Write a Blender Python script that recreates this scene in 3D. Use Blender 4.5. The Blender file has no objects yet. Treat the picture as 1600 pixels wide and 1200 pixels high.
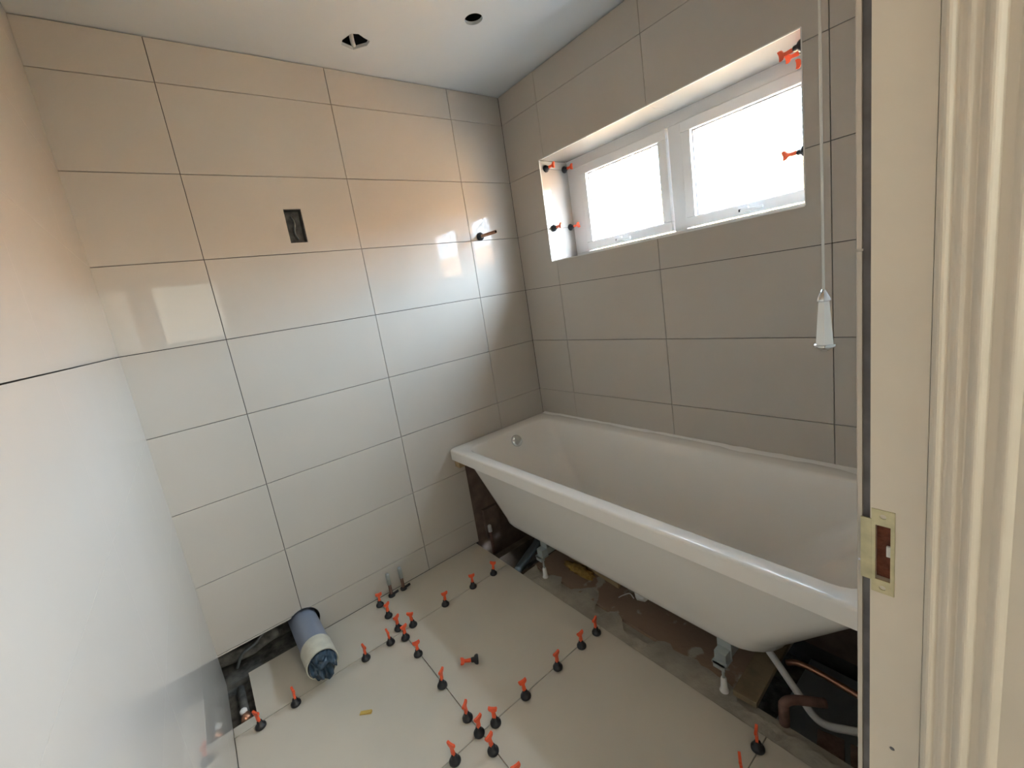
import bpy, bmesh, math, random
from mathutils import Vector, Matrix, noise
random.seed(7)
scene = bpy.context.scene
C = scene.collection

# ------------------------------------------------------------------ camera
cam = bpy.data.cameras.new('camera'); camo = bpy.data.objects.new('camera', cam); C.objects.link(camo)
cam.sensor_width = 36.0; cam.lens = 667.3146 * 36 / 1600
cam.shift_x = 15.125 / 1600; cam.shift_y = -17.87 / 1600; cam.clip_start = .01
right = Vector((0.781481, -0.604153, -0.155842)); down = Vector((-0.235033, -0.053675, -0.970504)); fwd = Vector((0.577968, 0.795059, -0.183941))
M = Matrix((right, -down, -fwd)).transposed().to_4x4()
M.translation = Vector((-1.6779, -1.9471, 1.3485))
camo.matrix_world = M
scene.camera = camo

# ------------------------------------------------------------------ world, sun, exposure
world = bpy.data.worlds.new('sky'); scene.world = world; world.use_nodes = True
nt = world.node_tree; bg = nt.nodes['Background']
bg.inputs[0].default_value = (.66, .83, 1.0, 1); bg.inputs[1].default_value = 66.0
sun = bpy.data.lights.new('sun', 'SUN'); sun.energy = 170.0; sun.angle = .02; sun.color = (1, .90, .74)
suno = bpy.data.objects.new('sun', sun); C.objects.link(suno); suno.rotation_euler = (math.radians(10), math.radians(-42), 0)
portal = bpy.data.lights.new('window_portal', 'AREA'); portal.shape = 'RECTANGLE'; portal.size = 1.16; portal.size_y = .52
portal.cycles.is_portal = True
po = bpy.data.objects.new('window_portal', portal); C.objects.link(po); po.location = (.30, -.832, 1.72); po.rotation_euler = (0, math.radians(90), 0)
po.rotation_euler = Vector((-1, 0, 0)).to_track_quat('-Z', 'Y').to_euler()
vs = scene.view_settings
vs.view_transform = 'Standard'; vs.look = 'None'; vs.gamma = 1; vs.use_curve_mapping = False
vs.exposure = 1.0

# ------------------------------------------------------------------ materials
def mat(name, col, rough=.5, metal=0., spec=.5, var=0., vscale=8., col2=None, bump=0., bscale=60., coat=0., thr=None, cior=1.5):
    m = bpy.data.materials.new(name); m.use_nodes = True; t = m.node_tree; b = t.nodes['Principled BSDF']
    b.inputs['Base Color'].default_value = (*col, 1); b.inputs['Roughness'].default_value = rough
    b.inputs['Metallic'].default_value = metal; b.inputs['Specular IOR Level'].default_value = spec
    b.inputs['Coat Weight'].default_value = coat; b.inputs['Coat Roughness'].default_value = .02; b.inputs['Coat IOR'].default_value = cior
    if var or col2 or bump:
        tc = t.nodes.new('ShaderNodeTexCoord')
    if var or col2:
        n = t.nodes.new('ShaderNodeTexNoise'); n.inputs['Scale'].default_value = vscale; n.inputs['Detail'].default_value = 6
        t.links.new(tc.outputs['Object'], n.inputs['Vector'])
        r = t.nodes.new('ShaderNodeValToRGB')
        c2 = col2 or tuple(max(0, c * (1 - var)) for c in col)
        lo, hi = thr or (.35, .65)
        r.color_ramp.elements[0].position = lo; r.color_ramp.elements[0].color = (*c2, 1)
        r.color_ramp.elements[1].position = hi; r.color_ramp.elements[1].color = (*col, 1)
        t.links.new(n.outputs['Fac'], r.inputs['Fac']); t.links.new(r.outputs['Color'], b.inputs['Base Color'])
    if bump:
        n2 = t.nodes.new('ShaderNodeTexNoise'); n2.inputs['Scale'].default_value = bscale; n2.inputs['Detail'].default_value = 4
        t.links.new(tc.outputs['Object'], n2.inputs['Vector'])
        bp = t.nodes.new('ShaderNodeBump'); bp.inputs['Strength'].default_value = bump; bp.inputs['Distance'].default_value = .005
        t.links.new(n2.outputs['Fac'], bp.inputs['Height']); t.links.new(bp.outputs['Normal'], b.inputs['Normal'])
    return m

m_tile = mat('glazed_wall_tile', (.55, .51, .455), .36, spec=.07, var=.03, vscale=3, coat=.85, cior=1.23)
m_reveal = mat('darkened_reveal_tile', (.43, .40, .36), .25, spec=.2, coat=1.0, cior=1.5)  # same tile as the walls, colour darkened to offset strong light in the reveal
m_tile_edge = mat('white_tile_trim', (.8, .79, .76), .35)
m_bed = mat('tile_adhesive', (.075, .07, .066), .9, var=.3, vscale=30)
m_greybed = mat('grey_adhesive_edge', (.20, .20, .21), .9, var=.3, vscale=40)
m_floor = mat('cream_floor_tile', (.58, .53, .445), .38, spec=.4, var=.05, vscale=4)
m_ceiling = mat('white_ceiling_paint', (.70, .73, .75), .75, var=.02, vscale=2)
m_pink = mat('plasterboard_edge', (.42, .33, .31), .9, var=.25, vscale=60)
m_dark = mat('dark_void', (.035, .033, .03), .95, var=.5, vscale=20)
m_rubble = mat('dusty_rubble', (.17, .16, .14), .95, col2=(.05, .05, .045), vscale=22, bump=.8, bscale=70)
m_plaster = mat('brown_plaster', (.20, .14, .11), .92, var=.35, vscale=14, bump=.4, bscale=40)
m_screed = mat('grey_screed', (.40, .36, .29), .9, var=.25, vscale=12, bump=.4)
m_board = mat('chipboard_with_adhesive', (.42, .37, .29), .85, col2=(.27, .185, .13), vscale=9, thr=(.58, .62), bump=.4, bscale=50)
m_brownboard = mat('chipboard', (.24, .16, .11), .85, var=.35, vscale=25, bump=.3, bscale=90)
m_wood = mat('pine_timber', (.46, .33, .18), .7, var=.3, vscale=14)
m_oldpine = mat('weathered_pine', (.30, .225, .13), .8, var=.35, vscale=18)
m_oldwood = mat('old_joist', (.14, .10, .07), .9, var=.45, vscale=16, bump=.3)
m_upvc = mat('white_upvc', (.82, .82, .82), .25, spec=.5)
m_gasket = mat('grey_gasket', (.25, .25, .27), .5)
m_acrylic = mat('white_bath_acrylic', (.86, .83, .78), .22, spec=.5, coat=.2)
m_chrome = mat('chrome', (.75, .77, .78), .12, metal=1)
m_steel = mat('galvanised_steel', (.42, .46, .46), .45, metal=.5)
m_whiteplastic = mat('white_plastic', (.78, .77, .74), .4)
m_ceramic = mat('white_ceramic', (.85, .87, .85), .12, coat=.3)
m_cord = mat('white_cord', (.75, .74, .68), .8)
m_black = mat('black_plastic', (.012, .012, .014), .4)
m_red = mat('orange_red_plastic', (.85, .11, .035), .38)
m_copper = mat('copper', (.58, .30, .19), .35, metal=.85, var=.3, vscale=30)
m_oldcopper = mat('old_copper', (.22, .12, .09), .6, metal=.3, var=.4, vscale=30)
m_soil = mat('grey_soil_pipe', (.24, .27, .34), .4)
m_tape = mat('cream_tape', (.62, .60, .50), .6, var=.1, vscale=40, bump=.5, bscale=60)
m_bag = mat('dark_blue_bag', (.035, .07, .11), .3, var=.4, vscale=30)
m_brass = mat('brassed_steel', (.62, .57, .36), .38, metal=.7, var=.25, vscale=60)
m_mortise = mat('raw_red_wood', (.20, .06, .03), .8, var=.5, vscale=90, bump=.5, bscale=150)
m_gloss = mat('cream_gloss_paint', (.68, .63, .54), .5, var=.06, vscale=6, bump=.10, bscale=40)
m_hallwall = mat('hall_wall_paint', (.62, .57, .49), .8)
m_hallfloor = mat('hall_carpet', (.30, .25, .20), .95, var=.3, vscale=80)
m_yellow = mat('yellow_plastic', (.62, .42, .10), .5)
m_foam = mat('yellow_foam', (.40, .25, .06), .9, var=.4, vscale=60, bump=.8)
m_blackrubber = mat('black_rubber', (.02, .02, .02), .6)
m_greyplastic = mat('grey_waste_pipe', (.10, .11, .11), .5)
m_brick = mat('old_brick', (.20, .12, .09), .95, var=.4, vscale=30, bump=.6)
m_terracotta = mat('terracotta_roof', (.52, .28, .13), .85, var=.35, vscale=3)
m_redbrick = mat('red_brick_house', (.48, .30, .16), .9, var=.4, vscale=5)
m_ground = mat('sandy_paving', (.22, .17, .12), .9, var=.25, vscale=1.5)
m_socket = mat('galvanised_back_box', (.16, .15, .14), .5, metal=.5, var=.5, vscale=50)
m_silicone = mat('white_sealant', (.86, .85, .82), .5, bump=.5)
m_lamp = bpy.data.materials.new('lit_lamp_diffuser'); m_lamp.use_nodes = True
_b = m_lamp.node_tree.nodes['Principled BSDF']; _b.inputs['Emission Color'].default_value = (1, .80, .55, 1); _b.inputs['Emission Strength'].default_value = 4

# obscure patterned glass: clear enough to pass the daylight, with wavy darker ridges
m_glass = bpy.data.materials.new('obscure_glass'); m_glass.use_nodes = True
t = m_glass.node_tree; t.nodes.remove(t.nodes['Principled BSDF']); out = t.nodes['Material Output']
tc = t.nodes.new('ShaderNodeTexCoord'); mp = t.nodes.new('ShaderNodeMapping'); mp.inputs['Scale'].default_value = (1, 95, 34)
mp.inputs['Rotation'].default_value = (.5, 0, 0)
nz = t.nodes.new('ShaderNodeTexNoise'); nz.inputs['Scale'].default_value = 1; nz.inputs['Detail'].default_value = 1; nz.inputs['Distortion'].default_value = .8
rp = t.nodes.new('ShaderNodeValToRGB'); rp.color_ramp.elements[0].position = .42; rp.color_ramp.elements[0].color = (.28, .29, .30, 1)
rp.color_ramp.elements[1].position = .54; rp.color_ramp.elements[1].color = (.98, .98, .98, 1)
tr = t.nodes.new('ShaderNodeBsdfTransparent'); gl = t.nodes.new('ShaderNodeBsdfGlossy'); gl.inputs['Roughness'].default_value = .15
mx = t.nodes.new('ShaderNodeMixShader'); mx.inputs[0].default_value = .06
t.links.new(tc.outputs['Object'], mp.inputs[0]); t.links.new(mp.outputs[0], nz.inputs['Vector']); t.links.new(nz.outputs['Fac'], rp.inputs[0])
t.links.new(rp.outputs[0], tr.inputs[0]); t.links.new(tr.outputs[0], mx.inputs[1]); t.links.new(gl.outputs[0], mx.inputs[2]); t.links.new(mx.outputs[0], out.inputs[0])

m_hallglass = bpy.data.materials.new('dimmed_hall_glass'); m_hallglass.use_nodes = True  # glass tint added to dim the hall window's daylight; no curtain hangs there
t = m_hallglass.node_tree; t.nodes.remove(t.nodes['Principled BSDF']); tr = t.nodes.new('ShaderNodeBsdfTransparent'); tr.inputs[0].default_value = (.36, .33, .28, 1)
t.links.new(tr.outputs[0], t.nodes['Material Output'].inputs[0])

# ------------------------------------------------------------------ mesh helpers
def obj(name, me, m=None, parent=None, smooth=False):
    if isinstance(me, bmesh.types.BMesh):
        bm = me; me = bpy.data.meshes.new(name); bmesh.ops.recalc_face_normals(bm, faces=bm.faces[:]); bm.to_mesh(me); bm.free()
    o = bpy.data.objects.new(name, me); C.objects.link(o)
    if m:
        if len(me.materials): me.materials[0] = m
        else: me.materials.append(m)
    if smooth:
        for p in me.polygons: p.use_smooth = True
    if parent: o.parent = parent
    return o
def empty(name, loc=(0, 0, 0)):
    o = bpy.data.objects.new(name, None); C.objects.link(o); o.location = loc; o.empty_display_size = .05; return o
def tag(o, label, cat=None, group=None, kind=None):
    o['label'] = label
    if cat: o['category'] = cat
    if group: o['group'] = group
    if kind: o['kind'] = kind
    return o
def struct(o, label=None):
    o['kind'] = 'structure'
    if label: o['label'] = label
    return o
def box(bm, x0, x1, y0, y1, z0, z1, bev=0):
    x0, x1 = sorted((x0, x1)); y0, y1 = sorted((y0, y1)); z0, z1 = sorted((z0, z1))
    v = [bm.verts.new((x, y, z)) for x in (x0, x1) for y in (y0, y1) for z in (z0, z1)]
    f = [bm.faces.new([v[i] for i in q]) for q in ((0, 1, 3, 2), (4, 6, 7, 5), (0, 4, 5, 1), (2, 3, 7, 6), (0, 2, 6, 4), (1, 5, 7, 3))]
    if bev:
        es = list({e for q in f for e in q.edges}); bmesh.ops.bevel(bm, geom=es, offset=bev, segments=2, affect='EDGES', profile=.7)
    return bm
def B(*a, **k): return box(bmesh.new(), *a, **k)
def tube(bm, pts, r, seg=12, cap=True):
    pts = [Vector(p) for p in pts]; rs = r if isinstance(r, (list, tuple)) else [r] * len(pts)
    rings = []; up = None
    for i, p in enumerate(pts):
        d = (pts[min(i + 1, len(pts) - 1)] - pts[max(i - 1, 0)]).normalized()
        if up is None: up = d.orthogonal().normalized()
        up = (up - d * up.dot(d)).normalized(); s = d.cross(up)
        rings.append([bm.verts.new(p + (up * math.cos(a) + s * math.sin(a)) * rs[i]) for a in [2 * math.pi * k / seg for k in range(seg)]])
    for a, b in zip(rings, rings[1:]):
        for k in range(seg): bm.faces.new((a[k], a[(k + 1) % seg], b[(k + 1) % seg], b[k]))
    if cap: bm.faces.new(rings[0][::-1]); bm.faces.new(rings[-1])
    return bm
def lathe(bm, prof, seg=20, axis=None, origin=(0, 0, 0)):   # prof: (r, h); axis: matrix to orient
    Mx = axis or Matrix.Identity(3); o = Vector(origin); rings = []
    for r, h in prof:
        rings.append([bm.verts.new(o + Mx @ Vector((r * math.cos(2 * math.pi * k / seg), r * math.sin(2 * math.pi * k / seg), h))) for k in range(seg)] if r > 1e-6 else [bm.verts.new(o + Mx @ Vector((0, 0, h)))])
    for a, b in zip(rings, rings[1:]):
        for k in range(seg):
            if len(a) == 1 and len(b) == 1: continue
            if len(a) == 1: bm.faces.new((a[0], b[(k + 1) % seg], b[k]))
            elif len(b) == 1: bm.faces.new((a[k], a[(k + 1) % seg], b[0]))
            else: bm.faces.new((a[k], a[(k + 1) % seg], b[(k + 1) % seg], b[k]))
    if len(rings[0]) > 1: bm.faces.new(rings[0][::-1])
    if len(rings[-1]) > 1: bm.faces.new(rings[-1])
    return bm
def smooth_curve(pts, n=8):
    pts = [Vector(p) for p in pts]; P = [pts[0] * 2 - pts[1]] + pts + [pts[-1] * 2 - pts[-2]]; o = []
    for i in range(1, len(P) - 2):
        for k in range(n):
            u = k / n; a, b, c, d = P[i - 1:i + 3]
            o.append(.5 * ((2 * b) + (c - a) * u + (2 * a - 5 * b + 4 * c - d) * u * u + (3 * b - a - 3 * c + d) * u ** 3))
    return o + [pts[-1]]
def cut(o, *cutters):
    for c in cutters:
        md = o.modifiers.new('cut', 'BOOLEAN'); md.object = c; md.solver = 'EXACT'; md.operation = 'DIFFERENCE'
    bpy.context.view_layer.update()
    dg = bpy.context.evaluated_depsgraph_get()
    me = bpy.data.meshes.new_from_object(o.evaluated_get(dg)); o.modifiers.clear(); o.data = me
    return o
def drop(*os):
    for o in os: bpy.data.objects.remove(o, do_unlink=True)

# plate: rectangle in (u,v) minus rectangular holes, from depth n0 to n1; f maps (u,v,n) to the world
def plate(f, u0, u1, v0, v1, n0, n1, holes=()):
    us = sorted({u0, u1, *[min(max(h[i], u0), u1) for h in holes for i in (0, 1)]})
    vs_ = sorted({v0, v1, *[min(max(h[i], v0), v1) for h in holes for i in (2, 3)]})
    def solid(i, j):
        if not (0 <= i < len(us) - 1 and 0 <= j < len(vs_) - 1): return False
        a, b = (us[i] + us[i + 1]) / 2, (vs_[j] + vs_[j + 1]) / 2
        return not any(h[0] < a < h[1] and h[2] < b < h[3] for h in holes)
    bm = bmesh.new(); V = {}
    def vv(i, j, n):
        if (i, j, n) not in V: V[i, j, n] = bm.verts.new(f(us[i], vs_[j], (n0, n1)[n]))
        return V[i, j, n]
    any_ = False
    for i in range(len(us) - 1):
        for j in range(len(vs_) - 1):
            if not solid(i, j): continue
            any_ = True
            for n in (0, 1): bm.faces.new((vv(i, j, n), vv(i + 1, j, n), vv(i + 1, j + 1, n), vv(i, j + 1, n)))
            for (di, dj, a, b) in ((-1, 0, (i, j), (i, j + 1)), (1, 0, (i + 1, j), (i + 1, j + 1)), (0, -1, (i, j), (i + 1, j)), (0, 1, (i, j + 1), (i + 1, j + 1))):
                if not solid(i + di, j + dj): bm.faces.new((vv(*a, 0), vv(*b, 0), vv(*b, 1), vv(*a, 1)))
    if not any_: bm.free(); return None
    return bm
G = .0011   # half joint
TT = .010   # tile thickness
def tiles(wall, f, us, vs_, holes=(), m=None, name='tile', g=G, cham=.0008, tt=TT):
    made = {}
    for i in range(len(us) - 1):
        for j in range(len(vs_) - 1):
            u0, u1 = us[i] + g, us[i + 1] - g; v0, v1 = vs_[j] + g, vs_[j + 1] - g
            hs = [h for h in holes if h[0] < u1 and h[1] > u0 and h[2] < v1 and h[3] > v0]
            if hs:
                bm = plate(f, u0, u1, v0, v1, 0, tt, hs)
                if bm is None: continue
            else:
                bm = bmesh.new(); c = cham
                q = [[bm.verts.new(f(a, b, n)) for a, b in ((u0 + s, v0 + s), (u1 - s, v0 + s), (u1 - s, v1 - s), (u0 + s, v1 - s))] for s, n in ((c, 0), (0, c), (0, tt))]
                bm.faces.new(q[0]); bm.faces.new(q[2][::-1])
                for a, b in ((0, 1), (1, 2)):
                    for k in range(4): bm.faces.new((q[a][k], q[a][(k + 1) % 4], q[b][(k + 1) % 4], q[b][k]))
            made[i, j] = obj(name, bm, m or m_tile, wall)
    return made

# wall coordinate maps (n grows into the wall)
fB = lambda u, v, n: (u, n, v)                   # back wall, face y = 0
fW = lambda u, v, n: (n, u, v)                   # window wall, face x = 0
XL = -1.845
fL = lambda u, v, n: (XL - n, u, v)              # left wall, face x = XL
YD = -1.832
fD = lambda u, v, n: (u, YD - n, v)              # door wall, face y = YD
ROWS = [.0, .135, .435, .735, 1.035, 1.335, 1.635, 1.935, 2.235, 2.3785]
H = 2.381
S0 = .0112  # substrate start depth

# ------------------------------------------------------------------ the setting
# floor: substrate with tiles
fF = lambda u, v, n: (u, v, -n)
floor = struct(obj('floor', plate(fF, XL - .1, .3, -3.9, .12, .0115, .045,
    holes=[(-1.86, -1.755, -.26, .2), (-1.95, -1.45, -.004, .2), (-.63, .01, -.40, .2), (-.55, .01, -1.85, -1.41)]), m_screed), 'bathroom floor with large cream tiles, part laid')
ft = tiles(floor, fF, [XL, -1.215, -.63], [-1.83, -1.49, -.89, -.29, 0], holes=[(XL - .1, -1.768, -.245, .1)], m=m_floor, name='floor_tile', g=.0012)
cutc = obj('cutter', lathe(bmesh.new(), [(.066, -.01), (.066, .14)], 32, Matrix.Rotation(math.radians(90), 3, 'X'), (-1.532, .1, .080)))
# ground under the floor (old joist space)
void = bmesh.new()
box(void, -2.0, .05, -3.0, .2, -.34, -.30)
u = struct(obj('floor_void', void, m_rubble), 'dark rubble strewn void beneath the lifted floorboards')

# back wall
HB = [(-1.217, -1.150, 1.677, 1.811), (-1.95, -1.572, -.05, .128)]
UB = (-.612, 0.05, -.05, .545)    # untiled patch under the bath
wall_back = struct(obj('wall_back', plate(fB, XL - .12, .3, -.32, H, S0, .20, [(-1.217, -1.150, 1.677, 1.811), (-1.95, -1.45, -.30, .15)]), m_bed), 'back wall clad in glossy grey beige tiles')
tb = tiles(wall_back, fB, [XL - .006, -1.529, -.929, -.329, 0], ROWS, HB + [UB])
cb = cutc
for k in ((0, 0), (0, 1), (1, 0), (1, 1)):
    if k in tb: cut(tb[k], cb)
drop(cutc)
pl = obj('bare_plaster', plate(fB, -.612, .0, -.2, .56, .006, .0112), m_plaster, wall_back); pl['label'] = 'bare brown plaster under the bath rim'
# recess behind the soil pipe
rec = bmesh.new(); box(rec, -2.0, -1.40, .15, .16, -.3, .2); box(rec, -2.0, -1.40, .0115, .15, -.06, -.02)
r_ = obj('recess_rubble', rec, m_rubble, wall_back); r_['label'] = 'dusty rubble in the wall chase'
# socket hole
bx = bmesh.new(); box(bx, -1.222, -1.145, .045, .048, 1.672, 1.816); sb = obj('back_box', bx, m_socket, wall_back); sb['label'] = 'empty metal back box in a cut out hole'
for q in ((-1.217, -1.2155, 1.677, 1.811), (-1.1515, -1.150, 1.677, 1.811), (-1.217, -1.15, 1.677, 1.6785), (-1.217, -1.15, 1.8095, 1.811)):
    obj('box_side', B(q[0], q[1], .008, .045, q[2], q[3]), m_socket, sb)
obj('cable_tail', tube(bmesh.new(), smooth_curve([(-1.185, .044, 1.79), (-1.182, .02, 1.76), (-1.188, .022, 1.72), (-1.176, .035, 1.695)]), .004, 8), m_greyplastic, sb, True)

# left wall
wall_left = struct(obj('wall_left', plate(fL, -2.1, .12, -.32, H, S0, .15), m_bed), 'left wall clad in glossy grey beige tiles')
tiles(wall_left, fL, [-1.83, -1.577, -.977, -.377, 0], ROWS[:5] + [1.3342], g=.0002, cham=.0001)
tiles(wall_left, fL, [-1.83, -1.577, -.977, -.377, 0], [1.3360] + ROWS[6:], g=.0002, cham=.0001)
# window wall
WY0, WY1, WZ0, WZ1 = -1.415, -.25, 1.465, 1.975
HW = [(WY0, WY1, WZ0, WZ1)]
wall_right = struct(obj('wall_right', plate(fW, -3.9, .2, -.32, H, S0, .30, [(WY0 - S0, WY1 + S0, WZ0 - S0, WZ1 + S0)]), m_bed), 'window wall clad in glossy grey beige tiles')
tiles(wall_right, fW, [-1.83, -1.485, -.885, -.285, 0], ROWS, [(WY0 - .001, WY1 + .001, WZ0 - .001, WZ1 + .001), (-2, 1, -.1, .56)])
pw = obj('bare_plaster', plate(fW, -1.83, .0, -.2, .56, .006, .0112), m_plaster, wall_right); pw['label'] = 'bare brown plaster behind the bath'
RD = .205
fRL = lambda u, v, n: (u, WY1 + n, v); fRR = lambda u, v, n: (u, WY0 - n, v); fS = lambda u, v, n: (v, u, WZ1 + n); fSill = lambda u, v, n: (v, u, WZ0 - n)
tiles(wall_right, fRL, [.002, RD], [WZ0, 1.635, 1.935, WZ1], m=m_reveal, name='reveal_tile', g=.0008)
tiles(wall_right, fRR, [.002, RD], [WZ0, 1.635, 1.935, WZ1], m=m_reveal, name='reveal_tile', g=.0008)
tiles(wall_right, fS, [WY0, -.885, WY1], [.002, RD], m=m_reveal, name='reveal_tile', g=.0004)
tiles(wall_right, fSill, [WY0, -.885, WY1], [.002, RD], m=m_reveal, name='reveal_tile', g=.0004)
for a in ((WY0 - .002, WY1 + .002, WZ1 - .0005, WZ1 + .003), (WY1 - .0005, WY1 + .003, WZ0, WZ1), (WY0 - .003, WY0 + .0005, WZ0, WZ1), (WY0, WY1, WZ0 - .003, WZ0 + .0005)):
    e_ = obj('edge_trim', B(-.001, .004, a[0], a[1], a[2], a[3]), m_tile_edge, wall_right); e_['label'] = 'thin white tile edge around the window opening'

# ceiling with a round lamp hole and a ragged hole
ceiling = struct(obj('ceiling', B(XL - .12, .3, YD - .01, .2, H, H + .0125), m_ceiling), 'plain white painted plaster ceiling')
c1 = obj('cutter', lathe(bmesh.new(), [(.035, -.1), (.035, .1)], 32, None, (-.497, -.503, H)))
rag = [(.050, .1), (.040, .8), (.052, 1.4), (.046, 1.9), (.056, 2.5), (.050, 3.1), (.046, 3.6), (.056, 4.1), (.054, 4.6), (.044, 5.2), (.056, 5.8)]
bmc = bmesh.new(); lo = [bmc.verts.new((-.861 + r * math.cos(a), -.208 + r * math.sin(a), H - .1)) for r, a in rag]; hi = [bmc.verts.new((v.co.x, v.co.y, H + .1)) for v in lo]
bmc.faces.new(lo[::-1]); bmc.faces.new(hi)
for k in range(len(lo)): bmc.faces.new((lo[k], lo[(k + 1) % len(lo)], hi[(k + 1) % len(lo)], hi[k]))
bmesh.ops.recalc_face_normals(bmc, faces=bmc.faces[:])
c2 = obj('cutter', bmc)
cut(ceiling, c1, c2); drop(c1, c2)
# plasterboard core round the holes and the loft above
loft = bmesh.new(); box(loft, XL - .2, .35, YD - .1, .3, H + .20, H + .24)
for a in ((XL - .2, XL - .15, YD - .1, .3), (.3, .35, YD - .1, .3), (XL - .2, .35, .2, .3), (XL - .2, .35, YD - .1, YD)): box(loft, *a, H + .012, H + .22)
lf = obj('loft_void', loft, m_dark, ceiling)
for nm, bmx in (('hole_collar', None),):
    bmx = bmesh.new()
    for k in range(32):
        a0, a1 = 2 * math.pi * k / 32, 2 * math.pi * (k + 1) / 32
        v = [bmx.verts.new((-.497 + .0352 * math.cos(a), -.503 + .0352 * math.sin(a), z)) for a, z in ((a0, H + .0006), (a1, H + .0006), (a1, H + .0125), (a0, H + .0125))]
        bmx.faces.new(v)
    bmesh.ops.remove_doubles(bmx, verts=bmx.verts[:], dist=1e-5)
    o = obj(nm, bmx, m_pink, ceiling); o['label'] = 'cut pinkish plasterboard edge of the round lamp hole'
bmx = bmesh.new(); n = len(rag)
for k in range(n):
    (r0, a0), (r1, a1) = rag[k], rag[(k + 1) % n]
    bmx.faces.new([bmx.verts.new((-.861 + r * math.cos(a) * s, -.208 + r * math.sin(a) * s, z)) for r, a, z, s in ((r0, a0, H + .0006, 1.0), (r1, a1, H + .0006, 1.0), (r1, a1, H + .0125, 1.05), (r0, a0, H + .0125, 1.05))])
bmesh.ops.remove_doubles(bmx, verts=bmx.verts[:], dist=1e-5)
o = obj('hole_collar', bmx, m_pink, ceiling); o['label'] = 'broken plasterboard edge of the ragged ceiling hole'
tag(obj('cable_tail', tube(bmesh.new(), smooth_curve([(-.872, -.218, H + .15), (-.868, -.20, H + .07), (-.862, -.185, H + .02), (-.853, -.172, H + .006)]), .0085, 10), m_whiteplastic, None, True), 'pale cable poking down inside the ragged ceiling hole', 'cable')

# door wall (camera stands in its doorway) and the hall behind
JX = -1.20
wall_front = struct(obj('wall_front', plate(fD, XL - .12, .3, -.32, H, S0 - .001, .118, [(XL - .001, JX + .03, -.4, 2.07)]), m_bed), 'door wall beside the doorway, tiled on the bathroom side')
tiles(wall_front, fD, [JX + .0005, -.6, 0.0], ROWS, tt=.004)
obj('adhesive_bed', B(JX + .005, JX + .06, YD - .0042, YD - .0105, 0, 2.06), m_greybed, wall_front)
hall = struct(obj('hall_wall', plate(lambda u, v, n: (u, -3.75 - n, v), -2.7, .3, -.1, H + .1, 0, .1, [(-1.80, -1.15, 1.32, 1.98)]), m_hallwall), 'hall wall behind the camera with a small window')
hb = bmesh.new(); box(hb, -2.7, -2.6, -3.9, -1.95, -.1, H + .1); struct(obj('hall_side_wall', hb, m_hallwall), 'side wall of the hall')
hb = bmesh.new(); box(hb, -2.7, XL - .1, -1.98, -1.945, -.1, H + .1); struct(obj('hall_return_wall', hb, m_hallwall), 'hall side of the partition')
hb = bmesh.new(); box(hb, JX + .06, .3, -1.958, -1.949, -.1, H + .1); struct(obj('hall_partition_wall', hb, m_hallwall), 'painted hall side of the bathroom partition')
struct(obj('hall_ceiling', B(-2.7, .3, -3.9, YD - .009, H + .0005, H + .1), m_ceiling), 'hall ceiling')
struct(obj('hall_floor', B(-2.7, .3, -3.9, -1.84, -.011, -.0005), m_hallfloor), 'hall carpet')
w2 = struct(empty('window_2', (-1.475, -3.8, 1.65)), 'small bright hall window behind the camera')
for a in ((-.325, -.285, -.33, .33), (.285, .325, -.33, .33), (-.325, .325, -.33, -.29), (-.325, .325, .29, .33)):
    obj('frame', B(a[0], a[1], -.02, .03, a[2], a[3]), m_upvc, w2)
gp = bmesh.new(); box(gp, -.29, .29, .0, .004, -.3, .3); obj('pane', gp, m_hallglass, w2)
# hall ceiling lamp
lampr = tag(empty('ceiling_lamp', (-.95, -2.75, H)), 'round hall ceiling lamp behind the camera', 'lamp')
obj('lamp_base', lathe(bmesh.new(), [(.15, 0), (.15, -.02), (.14, -.025)], 32), m_whiteplastic, lampr, True)
obj('lamp_diffuser', lathe(bmesh.new(), [(.138, -.025), (.13, -.05), (.09, -.075), (0, -.085)], 32), m_lamp, lampr, True)
hl = bpy.data.lights.new('hall_lamp_light', 'POINT'); hl.energy = 36; hl.color = (1, .92, .84); hl.shadow_soft_size = .12
hlo = bpy.data.objects.new('hall_lamp_light', hl); C.objects.link(hlo); hlo.location = (-.95, -2.75, H - .22)

# door frame: lining with a moulded stop, strike plate
door = struct(empty('door_1', (JX, -1.842, 0)), 'cream gloss painted door frame at the right edge')
def extr(prof, z0, z1):
    bm = bmesh.new(); a = [bm.verts.new((x, y, z0)) for x, y in prof]; b = [bm.verts.new((x, y, z1)) for x, y in prof]; n = len(prof)
    bm.faces.new(a[::-1]); bm.faces.new(b)
    for k in range(n): bm.faces.new((a[k], a[(k + 1) % n], b[(k + 1) % n], b[k]))
    return bm
lin = obj('lining', extr([(0, -.0005), (0, -.0385), (.029, -.0385), (.029, -.0005)], -.011, 2.06), m_gloss)
mort = obj('cutter', B(-.01, .012, -.0160, -.0040, 1.0205, 1.0795)); cut(lin, mort); drop(mort); lin.parent = door
def bead(y0, w, h, base, n=6): return [(-(base + .5 * h * math.sin(math.pi * k / n)), y0 - w * k / n) for k in range(n + 1)]
prof = [(.029, -.0387), (0.001, -.0387)] + bead(-.0390, .009, .0065, .001) + [(-.0012, -.0495)] + bead(-.0500, .0075, .0035, .0015) + [(-.0005, -.0590)] + bead(-.0600, .0100, .0075, .0005, 8) + [(.0015, -.0710), (.0022, -.0760)] + bead(-.0765, .0095, .006, -.002, 8) + [(.004, -.0875), (.004, -.0965), (.004, -.1065), (.029, -.1065)]
obj('moulded_stop', extr(prof, -.011, 2.06), m_gloss, door, False)
obj('head_lining', B(XL - JX + .03, .03, -.1065, -.0005, 2.03, 2.069), m_gloss, door)
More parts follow.
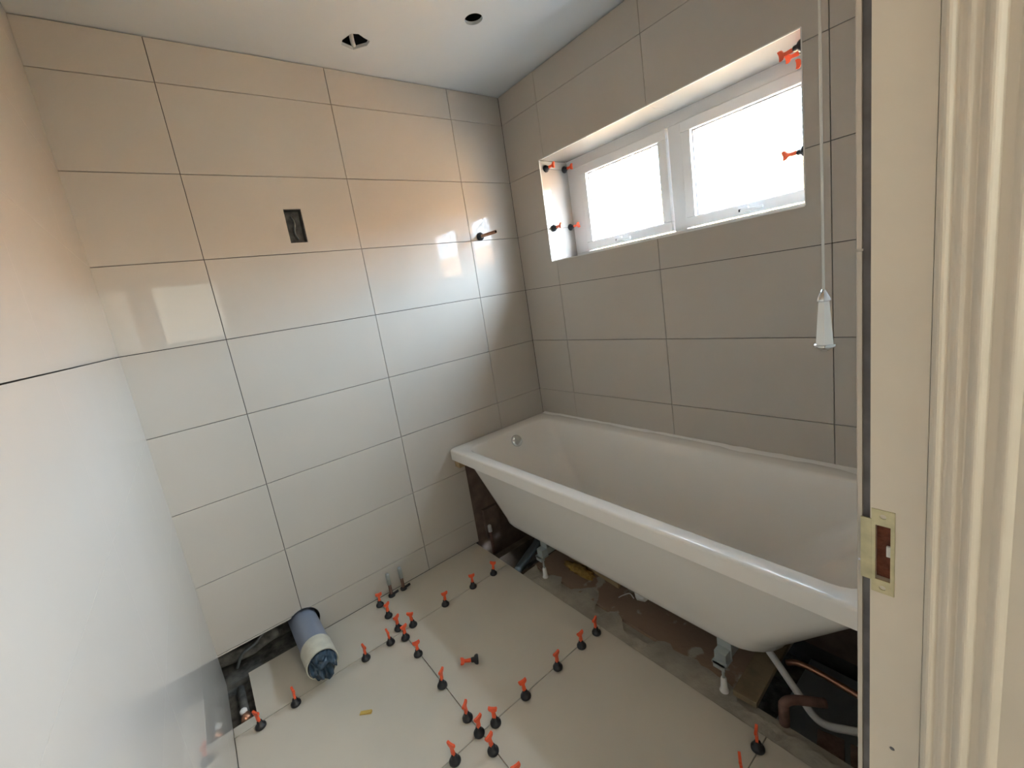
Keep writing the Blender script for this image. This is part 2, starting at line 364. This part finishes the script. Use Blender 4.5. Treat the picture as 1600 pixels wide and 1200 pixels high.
obj('hinge_lining', B(XL - JX + .001, XL - JX + .03, -.1065, -.0005, -.011, 2.03), m_gloss, door)
arch = [(.004, -.1065), (.004, -.114), (.008, -.122), (.02, -.124), (.055, -.118), (.06, -.1165), (.06, -.1075)]
obj('architrave', extr(arch, -.011, 2.1), m_gloss, door)
o = obj('filler_spot', lathe(bmesh.new(), [(.0024, .0004), (.0018, -.0004), (0, -.0005)], 10, Matrix.Rotation(math.radians(90), 3, 'Y'), (0, -.0185, .828)), m_greybed, door); o['label'] = 'grey filled nail hole'
sp = tag(empty('strike_plate', (JX, -1.842, 0)), 'brassed latch strike plate set in the cream door frame', 'strike plate')
spb = obj('plate', B(-.0012, .001, -.0185, -.0015, 1.007, 1.095, .0003), m_brass)
cA = obj('cutter', B(-.01, .012, -.0155, -.0045, 1.021, 1.079))
cH = [obj('cutter', lathe(bmesh.new(), [(.0025, -.01), (.0025, .01)], 16, Matrix.Rotation(math.radians(90), 3, 'Y'), (0, -.0100, z))) for z in (1.013, 1.0885)]
cut(spb, cA, *cH); drop(cA, *cH); spb.parent = sp
obj('lip', B(-.0014, .0002, -.0018, .0065, 1.019, 1.084, .0003), m_brass, sp)
for z in (1.013, 1.0885): obj('screw_hole', lathe(bmesh.new(), [(.0024, .001), (.0012, .004), (0, .004)], 12, Matrix.Rotation(math.radians(90), 3, 'Y'), (-.0005, -.0100, z)), m_dark, sp)
o = obj('mortise', B(.0062, .0119, -.0158, -.0042, 1.0208, 1.0792), m_mortise, sp); o['label'] = 'raw red brown wood in the latch mortise'
o = obj('paint_flake', B(.0035, .0062, -.0155, -.0115, 1.045, 1.056, .0008), m_whiteplastic, sp)

# window: outer frame, mullion, two opening sashes with obscure panes and fasteners
win = struct(empty('window_1', (RD, -.8325, WZ0)), 'white plastic window with two obscure glass lights')
def wb(y0, y1, z0, z1, x0=0, x1=.065, bev=.003): return B(x0, x1, y0 + .8325, y1 + .8325, z0 - WZ0, z1 - WZ0, bev=bev)
obj('frame_head', wb(WY0 - .01, WY1 + .01, 1.928, 1.985), m_upvc, win); obj('frame_sill', wb(WY0 - .01, WY1 + .01, 1.455, 1.490), m_upvc, win)
obj('frame_jamb', wb(-.335, WY1 + .01, 1.490, 1.928), m_upvc, win); obj('frame_jamb', wb(WY0 - .01, -1.398, 1.490, 1.928), m_upvc, win)
obj('mullion', wb(-.905, -.847, 1.490, 1.928), m_upvc, win)
for (a, b) in ((-.842, -.340), (-1.393, -.910)):
    s = empty('sash', (0, 0, 0)); s.parent = win
    z0, z1, w = 1.494, 1.924, .042; x0, x1 = -.014, .05
    obj('rail', wb(a, b, z1 - w, z1, x0, x1, .004), m_upvc, s); obj('rail', wb(a, b, z0, z0 + w, x0, x1, .004), m_upvc, s)
    obj('stile', wb(a, a + w, z0 + w, z1 - w, x0, x1, .004), m_upvc, s); obj('stile', wb(b - w, b, z0 + w, z1 - w, x0, x1, .004), m_upvc, s)
    for q in ((a + w, b - w, z0 + w, z0 + w + .004), (a + w, b - w, z1 - w - .004, z1 - w), (a + w, a + w + .004, z0 + w, z1 - w), (b - w - .004, b - w, z0 + w, z1 - w)):
        obj('gasket', wb(*q, .006, .018, 0), m_gasket, s)
    obj('pane', wb(a + w - .004, b - w + .004, z0 + w - .004, z1 - w + .004, .016, .020, 0), m_glass, s)
    yc = -.555 if a > -.9 else -1.150
    h_ = obj('fastener', wb(yc - .020, yc + .020, z0 + .004, z0 + .030, x0 - .014, x0 + .002, .003), m_upvc, s)
    obj('lever', wb(yc - .075, yc + .006, z0 + .009, z0 + .021, x0 - .024, x0 - .011, .004), m_upvc, h_)
    obj('keyhole', wb(yc + .006, yc + .015, z0 + .013, z0 + .023, x0 - .0155, x0 - .0138, 0), m_black, h_)

# ------------------------------------------------------------------ outdoors, seen only in reflections and by its light
gd = bmesh.new(); box(gd, .45, 60, -40, 40, -3.2, -3.0); struct(obj('ground', gd, m_ground), 'sunlit paved ground outside the window')
def house(x0, x1, y0, y1, eav, ridge, label):
    e = tag(empty('neighbour_house', ((x0 + x1) / 2, (y0 + y1) / 2, -3.0)), label, 'house')
    cx, cy = (x0 + x1) / 2, (y0 + y1) / 2
    obj('wall', B(x0 - cx, x1 - cx, y0 - cy, y1 - cy, 0, eav), m_redbrick, e)
    bm = bmesh.new(); w = (x1 - x0) / 2 + .3
    P = [(-w, eav - .1), (0, ridge), (w, eav - .1), (w, eav + .1), (0, ridge + .2), (-w, eav + .1)]
    a = [bm.verts.new((x, y0 - cy - .2, z)) for x, z in P]; b = [bm.verts.new((x, y1 - cy + .2, z)) for x, z in P]
    bm.faces.new(a); bm.faces.new(b[::-1])
    for k in range(6): bm.faces.new((a[k], a[(k + 1) % 6], b[(k + 1) % 6], b[k]))
    obj('roof', bm, m_terracotta, e)
    return e
house(6.5, 13, -2.5, 12, 4.2, 6.2, 'brick house with terracotta roof outside the left window light')
house(7.0, 13.5, -11, -3.5, 4.0, 6.0, 'brick house with terracotta roof outside the right window light')
house(7.0, 13.5, -21, -12, 4.3, 6.3, 'farthest brick house with terracotta roof outside the window')

# ------------------------------------------------------------------ bathtub
bath = tag(empty('bathtub', (0, 0, 0)), 'white acrylic bath without its side panel under the window', 'bathtub')
def loop(x0, x1, y0, y1, r, z, n=6):
    pts = []
    for cx, cy, a0 in ((x1 - r, y1 - r, 0), (x0 + r, y1 - r, 90), (x0 + r, y0 + r, 180), (x1 - r, y0 + r, 270)):
        for k in range(n + 1):
            a = math.radians(a0 + 90 * k / n); pts.append((cx + r * math.cos(a), cy + r * math.sin(a), z))
    return pts
def loft_(loops, cap_first=False, cap_last=False):
    bm = bmesh.new(); R = [[bm.verts.new(p) for p in l] for l in loops]; n = len(R[0])
    for a, b in zip(R, R[1:]):
        for k in range(n): bm.faces.new((a[k], a[(k + 1) % n], b[(k + 1) % n], b[k]))
    if cap_first: bm.faces.new(R[0])
    if cap_last: bm.faces.new(R[-1][::-1])
    return bm
X0, X1, Y0, Y1, RZ = -.692, -.003, -1.806, -.004, .585
def inner(t_):      # t_: 0 at the rim, 1 at the bottom; returns loop extents of the basin
    return (-.632 + .075 * t_, -.086 - .075 * t_, -1.715 + .30 * t_, -.098 - .24 * t_, .07 + .05 * t_)
L = []
L.append(loop(X0 + .012, X1 - .002, Y0 + .002, Y1 - .002, .02, .530))
L.append(loop(X0, X1, Y0, Y1, .022, .530)); L.append(loop(X0, X1, Y0, Y1, .022, .575))
for k in (30, 60, 90):
    a = math.radians(k); d = .010 * (1 - math.cos(a)); L.append(loop(X0 + d, X1 - d, Y0 + d, Y1 - d, .022, .575 + .010 * math.sin(a)))
x0, x1, y0, y1, r = inner(0)
L.append(loop(x0 - .012, x1 + .012, y0 - .012, y1 + .012, r + .01, RZ)); L.append(loop(x0 - .004, x1 + .004, y0 - .004, y1 + .004, r, RZ - .004)); L.append(loop(x0, x1, y0, y1, r, RZ - .012))
for k in range(1, 8):
    t_ = k / 8; x0, x1, y0, y1, r = inner(t_ ** 1.15); L.append(loop(x0, x1, y0, y1, r, RZ - .012 - .345 * t_))
x0, x1, y0, y1, r = inner(1)
for k in (30, 60, 90):
    a = math.radians(k); d = .05 * (1 - math.cos(a)); L.append(loop(x0 + d, x1 - d, y0 + d, y1 - d, max(.06, r - d), RZ - .352 - .035 * math.sin(a)))
tub = obj('tub', loft_(L, cap_last=True), m_acrylic, bath, True); tub['label'] = 'glossy white rim and basin'
# outside of the shell
O = []
def outer(t_): return (-.655 + .088 * t_, -.05 - .09 * t_, -1.765 + .272 * t_, -.066 - .105 * t_, .06 + .06 * t_)
for k in range(0, 9):
    t_ = k / 8; x0, x1, y0, y1, r = outer(t_); O.append(loop(x0, x1, y0, y1, r, .548 - .345 * t_))
for k in (25, 50, 75, 90):
    a = math.radians(k); d = .045 * (1 - math.cos(a)); x0, x1, y0, y1, r = outer(1); O.append(loop(x0 + d, x1 - d, y0 + d * 1.8, y1 - d, max(.06, r - d), .203 - .045 * math.sin(a)))
sh = obj('shell', loft_(O, cap_last=True), m_acrylic, bath, True); sh['label'] = 'smooth pale underside shell of the bath'
for o_ in (tub, sh):
    md = o_.modifiers.new('edge', 'EDGE_SPLIT'); md.split_angle = math.radians(50)
obj('base_board', B(-.50, -.16, -1.30, -.45, .150, .166), m_brownboard, bath)
rot = Matrix.Rotation(math.radians(60), 3, 'X')
ov = obj('overflow_cover', lathe(bmesh.new(), [(.031, -.006), (.034, .002), (.033, .009), (.027, .013), (0, .014)], 32, rot, (-.330, -.122, .528)), m_chrome, bath, True); ov['label'] = 'round chrome overflow cover'
for y in (-.51, -1.345):
    for xx, s in ((-.572, 1), (-.16, -1)):
        lg = empty('leg', (xx, y, 0)); lg.parent = bath
        f_ = obj('foot_pad', lathe(bmesh.new(), [(.020, -.0115), (.020, -.006), (.015, .0), (.011, .012), (.009, .045), (.0075, .05)], 16), m_whiteplastic, lg, True)
        obj('threaded_rod', lathe(bmesh.new(), [(.0045, .045), (.0045, .135)], 10), m_steel, lg)
        obj('lock_nut', lathe(bmesh.new(), [(.009, .088), (.009, .096)], 6), m_steel, lg)
        bm = bmesh.new(); box(bm, -.024, .020, -.022, .022, .112, .118); box(bm, .016 * s, .020 * s, -.022, .022, .118, .19); box(bm, -.024, -.021, -.018, .018, .098, .118) if s > 0 else None
        obj('bracket', bm, m_steel, lg)
for y in (-.51, -1.345):
    obj('cross_bar', B(-.585, -.14, y - .018, y + .018, .118, .15), m_steel, bath)
# timber bearer under the rim on the back wall
tag(obj('timber_batten', B(-.668, -.60, -.045, -.001, .478, .529, .001), m_wood), 'short timber batten under the bath rim at the back wall', 'batten')
# sealant smears along the back rim
bm = bmesh.new(); rnd = random.Random(3)
ys = [-.02 - .045 * k for k in range(40)]
prev = None
for y in ys:
    w = .006 + .010 * rnd.random() + (.018 * rnd.random() if (-.12 < y or y < -1.1) else 0); h = .004 + .004 * rnd.random()
    cur = [bm.verts.new((-.001, y, RZ + h)), bm.verts.new((-.003 - w * .5, y, RZ + h * .7)), bm.verts.new((-.004 - w, y, RZ + .0003))]
    if prev:
        for k in range(2): bm.faces.new((prev[k], prev[k + 1], cur[k + 1], cur[k]))
    prev = cur
o = obj('sealant_bead', bm, m_silicone, bath, True); o['label'] = 'rough white sealant smeared along the rim'

# ------------------------------------------------------------------ under the bath
FZ = -.0118
fb = obj('floor_board', B(-.545, -.01, -1.405, -.402, -.0115, .0015), m_board, floor); fb['label'] = 'brown chipboard floor smeared with grey adhesive'
ad = bmesh.new(); rnd = random.Random(5); ax = [(-.632, -.545, -.41 - k * .02) for k in range(72)]
A = [[ad.verts.new((-.629, y, -.002)), ad.verts.new((-.60, y, -.0005 + .002 * rnd.random())), ad.verts.new((-.595 + .10 * (.5 + .5 * math.sin(y * 9 + 1.5 * math.sin(y * 23))) * (1 if -1.0 < y < -.55 else (.55 if y > -1.42 else .12)) + .015 * rnd.random(), y, .0022))] for _, _, y in ax if y > -1.83]
for p_, q_ in zip(A, A[1:]):
    for k in range(2): ad.faces.new((p_[k], p_[k + 1], q_[k + 1], q_[k]))
o = obj('adhesive_smear', ad, m_screed, floor); o['label'] = 'grey tile adhesive spilling past the floor tile edge'
# joists in the open ends
for nm, a, lab in (('timber_joist', (-.60, -.02, -.16, -.115), 'dark timber joist in the open floor near the back wall'), ('timber_joist', (-.545, -.02, -1.80, -1.74), 'old timber joist at the foot end of the open floor')):
    tag(obj(nm, B(a[0], a[1], a[2], a[3], -.18, -.045, .003), m_oldwood), lab, 'joist')
tag(obj('timber_joist', B(-.60, -.02, -.385, -.335, -.18, -.05, .003), m_oldwood), 'dark timber joist under the edge of the chipboard', 'joist')
# plumbing at the back corner
tag(obj('waste_pipe', tube(bmesh.new(), smooth_curve([(-.585, -.30, -.06), (-.48, -.26, -.05), (-.36, -.22, -.03), (-.25, -.16, .03), (-.2, -.1, .12)]), .021, 14), m_greyplastic, None, True), 'dark grey waste pipe in the hole by the back wall', 'pipe')
cp = tag(empty('copper_pipe', (-.552, -.045, -.15)), 'copper supply pipe standing beside the back wall under the bath', 'pipe')
obj('tube', tube(bmesh.new(), [(0, 0, 0), (0, 0, .22)], .0085, 12), m_oldcopper, cp, True)
o = obj('cap', lathe(bmesh.new(), [(.011, .20), (.011, .235), (.008, .24), (0, .24)], 14), m_whiteplastic, cp, True)
tag(obj('copper_pipe', tube(bmesh.new(), smooth_curve([(-.60, -.225, -.13), (-.5, -.26, -.13), (-.35, -.30, -.13), (-.15, -.30, -.13)]), .0085, 10), m_oldcopper, None, True), 'dull copper pipe crossing the hole by the back wall', 'pipe')
tag(obj('plaster_block', B(-.56, -.46, -.02, .004, .0, .17, .004), m_plaster), 'brown plaster lump on the wall beneath the bath corner', 'rubble')
# debris on the chipboard
def spin(o, loc, rz, rx=0, ry=0): o.location = loc; o.rotation_euler = (rx, ry, rz); return o
spin(tag(obj('timber_batten', B(-.008, .008, -.16, .16, 0, .022, .001), m_wood), 'thin pine batten lying on the chipboard under the bath', 'batten'), (-.398, -.655, .0016), math.radians(-4))
bm = bmesh.new(); rnd = random.Random(9)
bmesh.ops.create_icosphere(bm, subdivisions=3, radius=1)
for v in bm.verts:
    k = 1 + .35 * math.sin(v.co.x * 5 + v.co.y * 7) * math.cos(v.co.z * 6 + v.co.x * 3); v.co = Vector((v.co.x * .028 * k, v.co.y * .085 * k, max(-.002, v.co.z * .020 * k)))
spin(tag(obj('foam_scrap', bm, m_foam, None, True), 'scrap of yellow foam beside the pine batten under the bath', 'debris'), (-.436, -.60, .0036), 0)
bm = bmesh.new(); bmesh.ops.create_icosphere(bm, subdivisions=2, radius=1)
for v in bm.verts:
    k = 1 + .2 * math.sin(v.co.x * 4 + v.co.z * 5); v.co = Vector((v.co.x * .02 * k, v.co.y * .028 * k, max(-.001, v.co.z * .022 * k + .016)))
spin(tag(obj('paper_scrap', bm, m_whiteplastic), 'crumpled white paper scrap on the chipboard under the bath', 'debris'), (-.405, -.925, .0026), .4)
spin(tag(obj('plastic_strip', B(-.004, .004, -.07, .07, 0, .004, .0005), m_whiteplastic), 'thin pale strip lying along the chipboard near the leg', 'debris'), (-.375, -1.06, .0016), math.radians(3))
spin(tag(obj('cable_tie', tube(bmesh.new(), smooth_curve([(0, 0, .002), (.01, .02, .012), (.0, .045, .004), (-.02, .06, .002)]), .002, 6), m_whiteplastic), 'small curled white tie on the chipboard beside the paper scrap', 'debris'), (-.425, -.90, .0016), .3)
# timber board under the foot end leg
tb_ = tag(obj('timber_plank', B(-.07, .32, -.034, .034, 0, .020, .002), m_oldpine), 'timber plank laid under the bath leg at the foot end', 'plank')
spin(tb_, (-.50, -1.402, .0026), math.radians(3))
# services at the foot end
def pipe(name, pts, r, m, label, n=8, seg=12): return tag(obj(name, tube(bmesh.new(), smooth_curve(pts, n), r, seg), m, None, True), label, 'pipe')
pipe('waste_pipe', [(-.40, -1.385, .10), (-.41, -1.43, .06), (-.43, -1.50, .0), (-.44, -1.56, -.05), (-.41, -1.63, -.05), (-.36, -1.70, -.05)], .011, m_whiteplastic, 'pale flexible pipe curving under the foot of the bath')
pipe('copper_pipe', [(-.34, -1.44, .0), (-.335, -1.47, .015), (-.33, -1.52, .015), (-.33, -1.62, .005), (-.33, -1.72, -.01)], .009, m_copper, 'thin copper pipe behind the pale pipe at the bath foot')
e = tag(empty('elbow_pipe', (0, 0, 0)), 'rusty brown pipe with an elbow beside the floor tile edge', 'pipe')
obj('riser', tube(bmesh.new(), [(-.548, -1.506, -.17), (-.548, -1.506, -.02), (-.548, -1.506, .060)], .014, 12), m_oldcopper, e, True)
obj('arm', tube(bmesh.new(), smooth_curve([(-.549, -1.505, .045), (-.545, -1.510, .066), (-.52, -1.530, .068), (-.47, -1.585, .060)]), .013, 12), m_oldcopper, e, True)
for k, (x, y, z, lab) in enumerate(((-.49, -1.60, -.135, 'old brown brick nearest the rusty elbow pipe'), (-.475, -1.675, -.135, 'old brown brick beside the door frame under the bath'))):
    spin(tag(obj('brick', B(-.055, .055, -.032, .032, -.04, .06, .006), m_brick), lab, 'brick'), (x, y, z), .25)
tag(obj('insulation_board', B(-.548, -.05, -1.735, -1.415, -.235, -.215, .002), m_steel), 'grey green board lying in the void at the bath foot', 'board')

# ------------------------------------------------------------------ pipework and bits round the room
soil = tag(empty('soil_pipe', (-1.532, 0, .076)), 'grey soil pipe stub in the back wall, end taped and stuffed with blue plastic', 'pipe')
RX = Matrix.Rotation(math.radians(90), 3, 'X')
def hollow(r0, r1, a, b, seg=36): return lathe(bmesh.new(), [(r0, a), (r0, b), (r1, b), (r1, a), (r0, a)][:-1] , seg, RX)
def ring(r0, r1, a, b, seg=36):
    bm = bmesh.new(); P = [(r0, a), (r0, b), (r1, b), (r1, a)]; R = []
    for r, h in P: R.append([bm.verts.new(RX @ Vector((r * math.cos(2 * math.pi * k / seg), r * math.sin(2 * math.pi * k / seg), h))) for k in range(seg)])
    for i in range(4):
        A_, B_ = R[i], R[(i + 1) % 4]
        for k in range(seg): bm.faces.new((A_[k], A_[(k + 1) % seg], B_[(k + 1) % seg], B_[k]))
    return bm
obj('pipe', ring(.055, .0515, -.12, .288), m_soil, soil, True)
w_ = obj('tape_wrap', ring(.0585, .0550, .195, .296), m_tape, soil, True); w_['label'] = 'cream tape wound round the pipe end'
for o_ in soil.children: o_.modifiers.new('e', 'EDGE_SPLIT').split_angle = math.radians(45)
bm = bmesh.new(); bmesh.ops.create_icosphere(bm, subdivisions=4, radius=1)
for v in bm.verts:
    n_ = .10 * math.sin(v.co.x * 7 + 2 * v.co.z) + .08 * math.sin(v.co.z * 11 + v.co.x * 5) + .06 * math.sin(v.co.x * 17 - v.co.z * 13)
    r_ = math.hypot(v.co.x, v.co.z); y = v.co.y * .03
    if v.co.y < 0: y -= .045 * noise.noise(Vector((v.co.x * 3.1, v.co.z * 3.1, .7))) + .022 * abs(noise.noise(Vector((v.co.x * 7, v.co.z * 7, 2.0)))) - .004
    v.co = Vector((v.co.x * .051, -.298 + y, v.co.z * .051))
o = obj('plastic_bag', bm, m_bag, soil, True); o['label'] = 'crumpled blue plastic stuffed in the pipe end'
# old pipes in the chase
tag(obj('lead_pipe', tube(bmesh.new(), smooth_curve([(-1.86, .075, .065), (-1.75, .07, .05), (-1.70, .075, .055), (-1.63, .085, .06)]), .028, 14), m_rubble, None, True), 'dusty old pipe lying in the wall chase beside the soil pipe', 'pipe')
tag(obj('cable_tail', tube(bmesh.new(), smooth_curve([(-1.80, .035, .02), (-1.77, .03, .07), (-1.72, .03, .085), (-1.68, .04, .11)]), .006, 8), m_greyplastic, None, True), 'grey cable looping through the wall chase', 'cable')
cs = tag(empty('copper_stub', (-1.806, -.205, -.012)), 'capped copper stub at the end of the floor channel by the left wall', 'pipe')
obj('tube', tube(bmesh.new(), [(0, .17, -.01), (.002, .06, -.006), (.003, -.005, 0)], .014, 14), m_rubble, cs, True)
obj('cap', tube(bmesh.new(), [(.003, .0, .0), (.003, -.028, .002)], .0165, 14), m_copper, cs, True)
o = obj('plug', lathe(bmesh.new(), [(.012, .008), (.012, .020), (.009, .024), (0, .024)], 14, None, (.0, .008, .0)), m_whiteplastic, cs, True)
# channel bed
o = obj('channel_bed', B(-1.856, -1.756, -.259, .02, -.06, -.040), m_rubble, floor); o['label'] = 'dusty bed of the floor channel by the left wall'
# two basin tails by the back wall
for x, lab in ((-1.153, 'upright pipe tail by the back wall, nearer the soil pipe'), (-1.090, 'upright pipe tail by the back wall, nearer the bath')):
    pt = tag(empty('pipe_tail', (x, -.034, 0)), lab, 'pipe', 'pipe tails rising beside the back wall')
    obj('tube', tube(bmesh.new(), [(0, 0, -.03), (0, 0, .07)], .0075, 12), m_oldcopper, pt, True)
    obj('cap', lathe(bmesh.new(), [(.0095, .062), (.0095, .112), (.007, .120), (0, .121)], 14), m_steel, pt, True)
    obj('collar', lathe(bmesh.new(), [(.017, .0), (.016, .008), (.009, .012)], 16), m_black, pt, True)
    obj('wing', tube(bmesh.new(), [(.010, -.004, .008), (.034, -.004, .011)], .006, 8), m_black, pt, True)
# shower pipe stub high on the back wall
st = tag(empty('shower_pipe', (-.267, 0, 1.655)), 'copper shower pipe stub with black collar on the back wall', 'pipe')
obj('pipe', tube(bmesh.new(), [(0, .06, 0), (0, -.145, -.002)], .0085, 16, cap=True), m_copper, st, True)
obj('bore', lathe(bmesh.new(), [(.0065, .1453), (0, .1453)], 16, RX, (0, 0, -.002)), m_black, st)
obj('collar', lathe(bmesh.new(), [(.021, .0002), (.021, .010), (.017, .016), (.0105, .020)], 24, RX), m_blackrubber, st, True)

# pull cord
pc = tag(empty('pull_cord', (-.87, -1.713, H)), 'white light pull cord with ceramic and chrome handle beside the door frame', 'pull cord')
obj('switch_housing', lathe(bmesh.new(), [(.042, 0), (.042, -.015), (.034, -.028), (.012, -.030), (.006, -.045)], 24), m_whiteplastic, pc, True)
obj('cord', tube(bmesh.new(), [(0, -.003, -.03), (0, -.0015, -.5), (0, 0, -1.108)], .0019, 8), m_cord, pc, True)
zt = 1.2705 - H
obj('top_cap', lathe(bmesh.new(), [(.0025, zt + .003), (.004, zt - .001), (.0085, zt - .010), (.0095, zt - .0135), (.0085, zt - .015)], 24), m_chrome, pc, True)
obj('handle', lathe(bmesh.new(), [(.0078, zt - .0148), (.0083, zt - .020), (.0128, zt - .079), (.0128, zt - .083)], 6, Matrix.Rotation(.3, 3, 'Z')), m_ceramic, pc)
obj('bottom_cap', lathe(bmesh.new(), [(.0125, zt - .083), (.0145, zt - .0845), (.0145, zt - .0870), (.010, zt - .090), (.005, zt - .094), (0, zt - .0945)], 24), m_chrome, pc, True)

# yellow wedge on the floor
wd = bmesh.new(); v = [wd.verts.new(p) for p in ((-.021, -.007, 0), (.021, -.005, 0), (.021, .005, 0), (-.021, .007, 0), (-.021, -.007, .002), (.021, -.005, .008), (.021, .005, .008), (-.021, .007, .002))]
for q in ((0, 3, 2, 1), (4, 5, 6, 7), (0, 1, 5, 4), (1, 2, 6, 5), (2, 3, 7, 6), (3, 0, 4, 7)): wd.faces.new([v[k] for k in q])
spin(tag(obj('tile_wedge', wd, m_yellow), 'small yellow tile wedge lying on the cream floor', 'wedge'), (-1.468, -.543, 0), math.radians(-40))

# ------------------------------------------------------------------ tile levelling clips
cap_me = bpy.data.meshes.new('cap'); bm = lathe(bmesh.new(), [(.0155, .0004), (.0178, .003), (.0178, .008), (.0150, .013), (.0095, .0165), (.0085, .026), (.0060, .028)], 20); bm.normal_update(); bm.to_mesh(cap_me); bm.free(); cap_me.materials.append(m_black)
for p_ in cap_me.polygons: p_.use_smooth = True
h_me = bpy.data.meshes.new('handle'); bm = bmesh.new()
P = [(-.0050, .024), (.0050, .024), (.0062, .034), (.0048, .046), (.0055, .052), (.0125, .056), (.0150, .062), (.0140, .068), (.0040, .066), (-.0040, .066), (-.0140, .068), (-.0150, .062), (-.0125, .056), (-.0055, .052), (-.0048, .046), (-.0062, .034)]
a = [bm.verts.new((x, -.0035, z)) for x, z in P]; b = [bm.verts.new((x, .0035, z)) for x, z in P]
bm.faces.new(a); bm.faces.new(b[::-1])
for k in range(len(P)): bm.faces.new((a[k], b[k], b[(k + 1) % len(P)], a[(k + 1) % len(P)]))
bmesh.ops.recalc_face_normals(bm, faces=bm.faces[:]); bm.to_mesh(h_me); bm.free(); h_me.materials.append(m_red)
def clip(loc, ang, label, normal=(0, 0, 1), group='tile levelling clips on the floor joints'):
    e = empty('levelling_clip', loc); tag(e, label, 'levelling clip', group)
    q = Vector(normal).to_track_quat('Z', 'Y'); e.rotation_mode = 'QUATERNION'; e.rotation_quaternion = q @ Matrix.Rotation(ang, 3, 'Z').to_quaternion()
    c = bpy.data.objects.new('cap', cap_me); C.objects.link(c); c.parent = e
    h = bpy.data.objects.new('handle', h_me); C.objects.link(h); h.parent = e; h.rotation_euler = (random.uniform(-.08, .08), random.uniform(-.08, .08), 0)
    return e
ORD = ['first', 'second', 'third', 'fourth', 'fifth', 'sixth', 'seventh', 'eighth', 'ninth', 'tenth']
JXF = -1.222
R_ = random.Random(21)
for k, y in enumerate((-.058, -.160, -.268, -.340, -.459, -.653, -.822, -.890, -.965, -1.085)):
    clip((JXF, y, .0002), R_.uniform(-.5, .9), f'{ORD[k]} levelling clip from the back wall along the dark lengthwise floor joint')
for k, x in enumerate((-.726, -.849, -1.003, -1.166)):
    clip((x, -.298, .0002), R_.uniform(-.9, .5), f'{ORD[k]} clip from the bath on the cross joint nearest the back wall')
for k, x in enumerate((-1.765, -1.649, -1.384, -1.278)):
    clip((x, -.315, .0002), R_.uniform(-1.6, -.9), f'{ORD[k]} clip from the left wall on the cross joint by the soil pipe')
for k, x in enumerate((-.669, -.755, -.882, -1.036, -1.165)):
    clip((x, -.902, .0002), R_.uniform(-.9, .3), f'{ORD[k]} clip from the bath edge on the middle cross joint of the floor')
clip((-1.322, -.906, .0002), -1.3, 'clip at the bottom edge of the photo, left of the lengthwise floor joint')
clip((-.681, -1.488, .0002), .3, 'lone clip close to the floor edge below the foot of the bath')
clip((-.782, -1.493, .0002), .5, 'clip cut by the bottom of the photo below the foot of the bath')
lay = empty('levelling_clip', (-1.085, -.652, .0125)); tag(lay, 'loose clip lying on its side in the middle of the floor', 'levelling clip', 'tile levelling clips on the floor joints')
lay.rotation_mode = 'QUATERNION'; lay.rotation_quaternion = Vector((-.75, .40, .12)).to_track_quat('Z', 'Y')
for me_, nm in ((cap_me, 'cap'), (h_me, 'handle')):
    c = bpy.data.objects.new(nm, me_); C.objects.link(c); c.parent = lay; c.location = (0, 0, -.02)
GW = 'tile levelling clips in the window reveal'
for x, z, lab in ((.038, 1.935, 'upper clip at the room edge of the left window reveal'), (.175, 1.935, 'upper clip next to the window frame in the left reveal'),
                  (.040, 1.635, 'lower clip at the room edge of the left window reveal'), (.170, 1.635, 'lower clip next to the window frame in the left reveal')):
    clip((x, WY1 - .0002, z), 1.57 + R_.uniform(-.3, .3), lab, (0, -1, 0), GW)
for x, z, lab in ((.022, 1.935, 'topmost dark capped clip at the right end of the window'), (.075, 1.935, 'second clip at the top right corner of the window'), (.165, 1.935, 'third clip deepest in the top right corner of the window'), (.03, 1.635, 'single clip halfway down the right end of the window')):
    clip((x, WY0 + .0002, z), 1.2 + R_.uniform(-.4, .4), lab, (0, 1, 0), GW)
